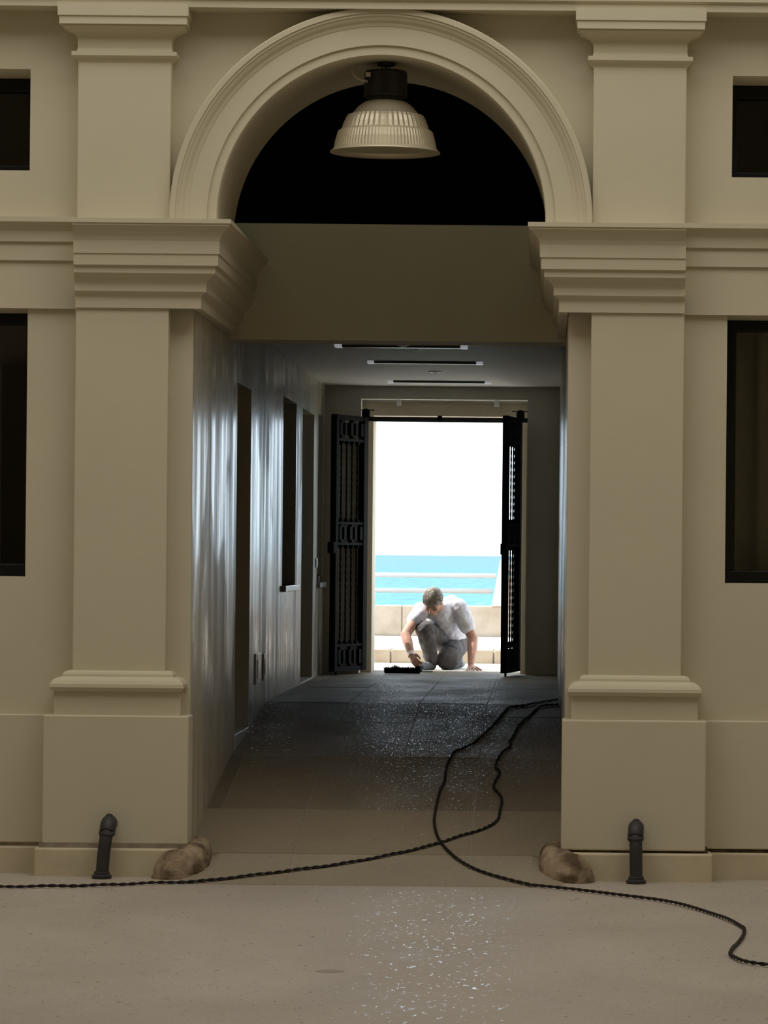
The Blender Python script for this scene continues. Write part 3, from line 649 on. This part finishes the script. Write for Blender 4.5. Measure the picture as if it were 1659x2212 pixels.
pier = thing('stone_pier', (poly[0].x, 20.5, ZP), label='pale slanted stone pier at the end of the railing', category='pier')
MB().prism([(p.x, p.z) for p in poly], 'y', 20.30, 20.85).build('shaft', mat('pale_stone', (.66, .60, .54), .8), pier, bevel=.01)
MB().prism([(poly[1].x+.01, ZP+.003), (poly[1].x+.9, ZP+.003), (poly[2].x+.9, poly[2].z-.02), (poly[2].x+.01, poly[2].z-.02)], 'y', 20.42, 20.8).build('side_wall', 'terracotta', pier)
b = MB(); ysea = [21.5, 60, 150, 400, 1000, 3000, 9000, 50000]
b.rings([[Vector((-y*1.5-300, y, -6)), Vector((y*1.5+300, y, -6))] for y in ysea], closed=False, cap=False)
b.build('sea', 'sea', kind='stuff', label='turquoise sea with faint whitecaps under a white sky', category='sea')

# ------------------------------------------------------------------ broom head, tray and brush by the doorway
ZF = .72
pm = on_z(868, 1457, ZF); bl = on_z(826, 1457, ZF).x; br = on_z(911, 1457, ZF).x
br_t = thing('broom_head', (pm.x, pm.y, ZF), label='fluffy black broom head lying on the threshold floor', category='broom')
MB().box(bl+.012, br-.012, pm.y+.01, pm.y+.06, ZF+.006, ZF+.048).build('stock', 'bristle', br_t, bevel=.012)
b = MB(); random.seed(3)
for k in range(1500):
    x = random.uniform(bl+.012, br-.012); ang = random.uniform(-.2, math.pi+.2); L_ = random.uniform(.014, .034)*(1.0+.9*max(0, math.sin(x*47)*math.sin(x*19+1)))
    base = Vector((x, pm.y+.035-.024*math.cos(ang), ZF+.030+.017*math.sin(ang)))
    if base.z < ZF+.01: base.z = ZF+.012
    d = Vector((random.uniform(-.6, .6), -math.cos(ang), math.sin(ang)+.1)).normalized(); tip = base+d*L_
    tip.z = max(tip.z, ZF+.003); sd = d.orthogonal().normalized()*.0022; s2 = d.cross(sd).normalized()*.0022
    b.add([base+sd, base-sd*.5+s2*.8, base-sd*.5-s2*.8, tip], [(0, 1, 3), (1, 2, 3), (2, 0, 3)])
b.build('bristles', 'bristle', br_t, kind='stuff')
p = on_z(924, 1452, ZF); tr = thing('scraper_tray', (p.x, p.y, ZF), label='flat grey plastic tray lying beside the broom head', category='tray')
MB().box(p.x-.05, p.x+.048, p.y-.03, p.y+.05, ZF, ZF+.012).build('plate', 'bucket', tr, bevel=.004)
MB().box(p.x-.085, p.x-.05, p.y-.02, p.y+.03, ZF+.002, ZF+.03).build('grip', 'pipe', tr, bevel=.006)

# ------------------------------------------------------------------ the kneeling person
DG = 32.55                                    # distance of the person's contact with the ground
pos = at(950, 1447, DG); man = thing('person', (pos.x, pos.y, ZF), label='person in white t-shirt and grey trousers kneeling in the doorway, bent over the floor', category='person')
def J(px, py, d): return at(px, py, d)
LS, RS = J(911, 1318, 32.55), J(990, 1312, 32.62)
LE, LW = J(876, 1371, 32.32), J(889, 1415, 32.17)
RE, RW = J(1022, 1380, 32.58), J(1017.5, 1433, 32.42)
PEL, MID, NECK = J(984, 1380, 33.02), J(962, 1338, 32.75), J(951, 1316, 32.55)
HC = J(935.5, 1300.5, 32.38)
fwd = Vector((-.20, -.70, -.68)).normalized(); up_ = Vector((-.10, -.66, .74)); up_ = (up_-fwd*up_.dot(fwd)).normalized(); rt = fwd.cross(up_).normalized()
HR = Matrix((rt, fwd, up_)).transposed()      # head frame: x right, y forward, z crown
def hp(x, y, z): return HC+HR @ Vector((x, y, z))
body = MB()
body.caps(PEL, MID, .095, .10); body.caps(MID, NECK, .10, .07); body.caps(LS, RS, .044, .046)
body.caps(NECK, hp(0, -.03, -.06), .060, .056)
# head
body.ball(hp(0, -.012, .025), (.074, .094, .088), HR); body.ball(hp(0, .028, -.025), (.062, .064, .078), HR); body.ball(hp(0, .045, -.082), (.040, .038, .032), HR)
body.ball(hp(0, .005, -.06), (.056, .06, .05), HR); body.ball(hp(0, .082, .012), (.046, .018, .012), HR)
body.caps(hp(0, .090, .0), hp(0, .110, -.036), .0085, .0135); body.ball(hp(.012, .098, -.038), .009); body.ball(hp(-.012, .098, -.038), .009)
for sx in (-1, 1):
    body.ball(hp(sx*.040, .070, -.022), (.022, .018, .018), HR); body.ball(hp(sx*.074, -.012, -.010), (.010, .020, .031), HR); body.ball(hp(sx*.030, .080, .012), (.022, .012, .009), HR)
body.ball(hp(0, .085, -.060), (.024, .011, .0065), HR); body.ball(hp(0, .082, -.070), (.021, .012, .007), HR)
# arms
body.caps(LS, LS.lerp(LE, .3), .044, .052); body.caps(LS.lerp(LE, .3), LE, .052, .045); body.caps(LE, LE.lerp(LW, .35), .046, .046); body.caps(LE.lerp(LW, .35), LW, .046, .029)
body.caps(RS, RS.lerp(RE, .4), .046, .053); body.caps(RS.lerp(RE, .4), RE, .053, .045); body.caps(RE, RE.lerp(RW, .35), .046, .047); body.caps(RE.lerp(RW, .35), RW, .047, .030)
# legs under the trousers
RK, RA = J(918.5, 1361, 32.42), J(932, 1428, 32.50)
KK, KA = J(967, 1426, 32.52), J(984, 1433, 33.02)
RH, KH = J(964, 1387, 32.98), J(987, 1390, 33.0)
body.caps(RH, RK, .075, .05); body.caps(RK, RA, .05, .038); body.caps(KH, KK, .075, .055); body.caps(KK, KA, .05, .038)
# hands: palm, four fingers with knuckle bends, thumb from the side of the palm
def hand(b, wrist, d, n, side_, curl, spread, tcurl):
    d = d.normalized(); n = (n-d*n.dot(d)).normalized(); s_ = d.cross(n).normalized()*side_   # s_ points to the thumb side
    pc_ = wrist+d*.045; rot = Matrix((s_, d, n)).transposed()
    b.ball(pc_, (.040, .050, .016), rot); b.caps(wrist, wrist+d*.03, .028, .026)
    for i, (o, ln) in enumerate(((.030, .92), (.010, 1.0), (-.011, .94), (-.030, .76))):
        base = pc_+d*.040+s_*o; a = spread*(1.5-i)*.5; dd = (d*math.cos(a)+s_*math.sin(a)).normalized(); p = base-dd*.012; rr = [.0098, .0092, .0086, .0076]
        ax = dd.cross(n).normalized(); ang = 0
        for k, (seg, c) in enumerate(zip((.046, .030, .022), curl)):
            ang += c; q = p+(dd*math.cos(ang)-n*math.sin(ang))*seg*ln; b.caps(p, q, rr[k], rr[k+1]); p = q
    tb = pc_-d*.018+s_*.030; td = (s_*.8+d*.55-n*.15).normalized(); p = tb; b.caps(tb-s_*.01, tb+td*.02, .014, .0125); p = tb+td*.02
    for k, seg in enumerate((.032, .026)):
        td = (td+d*tcurl[0]-n*tcurl[1]-s_*tcurl[2]).normalized(); q = p+td*seg; b.caps(p, q, .0118-.0018*k, .010-.002*k); p = q
    return pc_, d, n, s_
# planted hand: flat on the ground, fingers towards the viewer
RWg = Vector((RW.x, RW.y, ZF+.036))
body.caps(RW, RWg, .030, .028)
hd = Vector((.10, -1, -.16))
hand(body, RWg, hd, Vector((0, -.16, 1)), -1, (.12, .10, .05), .55, (.1, .15, 0))
# working hand: closed round the brush
wd_ = (LW-LE).normalized(); gd = (wd_+Vector((.30, -.35, -.25))).normalized()
gh = hand(body, LW, gd, Vector((-.75, -.60, .25)), -1, (.45, .85, .75), .08, (.9, .55, .55))
fused(body, 'body', 'skin', man, .0042, 3)
# face details
for sx in (-1, 1):
    MB().ball(hp(sx*.031, .0885, -.006), (.010, .003, .0018), HR, 12, 6).build('eye', mat('closed_eye', (.20, .11, .09), .6), man, smooth=True)
    MB().ball(hp(sx*.031, .0945, .014), (.020, .006, .0055), HR, 12, 6).build('eyebrow', 'hair', man, smooth=True)
MB().ball(hp(0, .0935, -.0655), (.020, .004, .0022), HR, 12, 6).build('mouth', mat('lips', (.24, .09, .08), .6), man, smooth=True)
# hair: cap and combed locks
b = MB()
nu, nv = 30, 14; rs = []
for j in range(nv+1):
    th = math.pi*.60*j/nv; ring = []
    for i in range(nu):
        ph = 2*math.pi*i/nu; lim = 1.0-.26*max(0, math.sin(ph))**2; t_ = max(th*lim, .03)
        v = Vector((.083*math.sin(t_)*math.cos(ph), .104*math.sin(t_)*math.sin(ph)-.012, .098*math.cos(t_)+.026))
        ring.append(HC+HR @ v)
    rs.append(ring)
b.rings(rs)
random.seed(5)
for k in range(900):
    ph = random.uniform(0, 2*math.pi); t0 = random.uniform(.0, 1.45)*(1-.30*max(0, math.sin(ph))); pts = []
    ln = random.uniform(.35, .62); sw = random.uniform(-.35, .35)+.25
    for q in range(5):
        t_ = t0+ln*q/4; pp = ph+sw*q/4; rr = 1.02+.05*math.sin(math.pi*q/4)+random.uniform(0, .03)
        pts.append(HC+HR @ Vector((.084*rr*math.sin(t_)*math.cos(pp), .105*rr*math.sin(t_)*math.sin(pp)-.012, .098*rr*math.cos(t_)+.026)))
    b.tube(pts, [.0022, .0032, .003, .002, .0006], 4, cap=False)
b.build('hair', 'hair', man, smooth=True)
# t-shirt
b = MB()
b.caps(J(983, 1368, 33.0), J(962, 1336, 32.74), .135, .150); b.caps(J(968, 1362, 32.85), J(956, 1330, 32.66), .125, .135); b.caps(MID, J(950, 1321, 32.58), .14, .112)
b.caps(J(912, 1319, 32.56), J(990, 1313, 32.64), .074, .086); b.ball(J(974, 1313, 32.74), .118); b.ball(J(948, 1318, 32.68), .105)
b.caps(LS, LS.lerp(LE, .42), .080, .074); b.caps(RS, RS.lerp(RE, .60), .086, .076)
b.caps(J(990, 1360, 32.9), J(978, 1372, 32.85), .085, .09)
fused(b, 't_shirt', 'shirt', man, .008, 5, (.06, .020))
# the two small printed lines on the chest and the shoulder mark
for r_, y in enumerate((1355.5, 1359.5)):
    b = MB()
    for k in range(7 if r_ == 0 else 4):
        p = J(958.5+k*2.0, y-.25*k, 32.50); h_ = (.0045, .003, .0035, .0028, .004)[(k*3+r_) % 5]; b.box(p.x-.0026, p.x+.0026, p.y-.001, p.y+.02, p.z-.003, p.z-.003+h_)
    b.build('printed_line', mat('print_%d' % r_, (.16, .16, .2), .8), man)
# trousers
b = MB()
b.caps(J(970, 1386, 33.0), J(989, 1387, 33.0), .128, .122)
b.caps(RH, RK, .110, .088); b.caps(RK, RK.lerp(RA, .5), .088, .074); b.caps(RK.lerp(RA, .5), RA, .074, .060)
b.caps(KH, KK, .112, .098); b.caps(KK, KA, .088, .066); b.caps(J(972, 1408, 32.7), KK, .09, .096)
fused(b, 'trousers', 'trouser', man, .008, 4, (.05, .022))
# shoes
for an, toe, nm in ((J(933, 1437, 32.52), Vector((-.09, -.20, 0)), 'shoe'), (J(990, 1438, 33.10), Vector((.03, .06, 0)), 'shoe')):
    b = MB(); z = ZF+.036; a0 = Vector((an.x, an.y, z)); b.caps(a0, a0+toe, .042, .034); b.caps(a0+Vector((0, 0, .03)), a0+Vector((0, 0, .055)), .042, .042)
    fused(b, nm, 'shoe', man, .007, 4)
# brush in the working hand
pc_, d_, n_, s_ = gh; gp = pc_+d_*.045-n_*.026
bt = thing('hand_brush', gp, label='small white handled brush held in the gloved hand', category='brush')
tip = Vector((gp.x+.045, gp.y-.05, ZF+.028))
ax = (tip-gp).normalized()
MB().tube([gp-ax*.05, gp, gp.lerp(tip, .6)], [.006, .008, .007], 10).build('handle', 'white', bt, smooth=True)
MB().tube([gp.lerp(tip, .58), gp.lerp(tip, .75)], .011, 10).build('ferrule', 'bucket', bt)
MB().tube([gp.lerp(tip, .74), tip], [.012, .016], 10).build('bristles', 'dark', bt)
b = MB(); b.tube([LE.lerp(LW, .88), LW+(LW-LE).normalized()*.012], [.0335, .034], 18, cap=False); b.build('glove_cuff', 'glove', man, smooth=True)
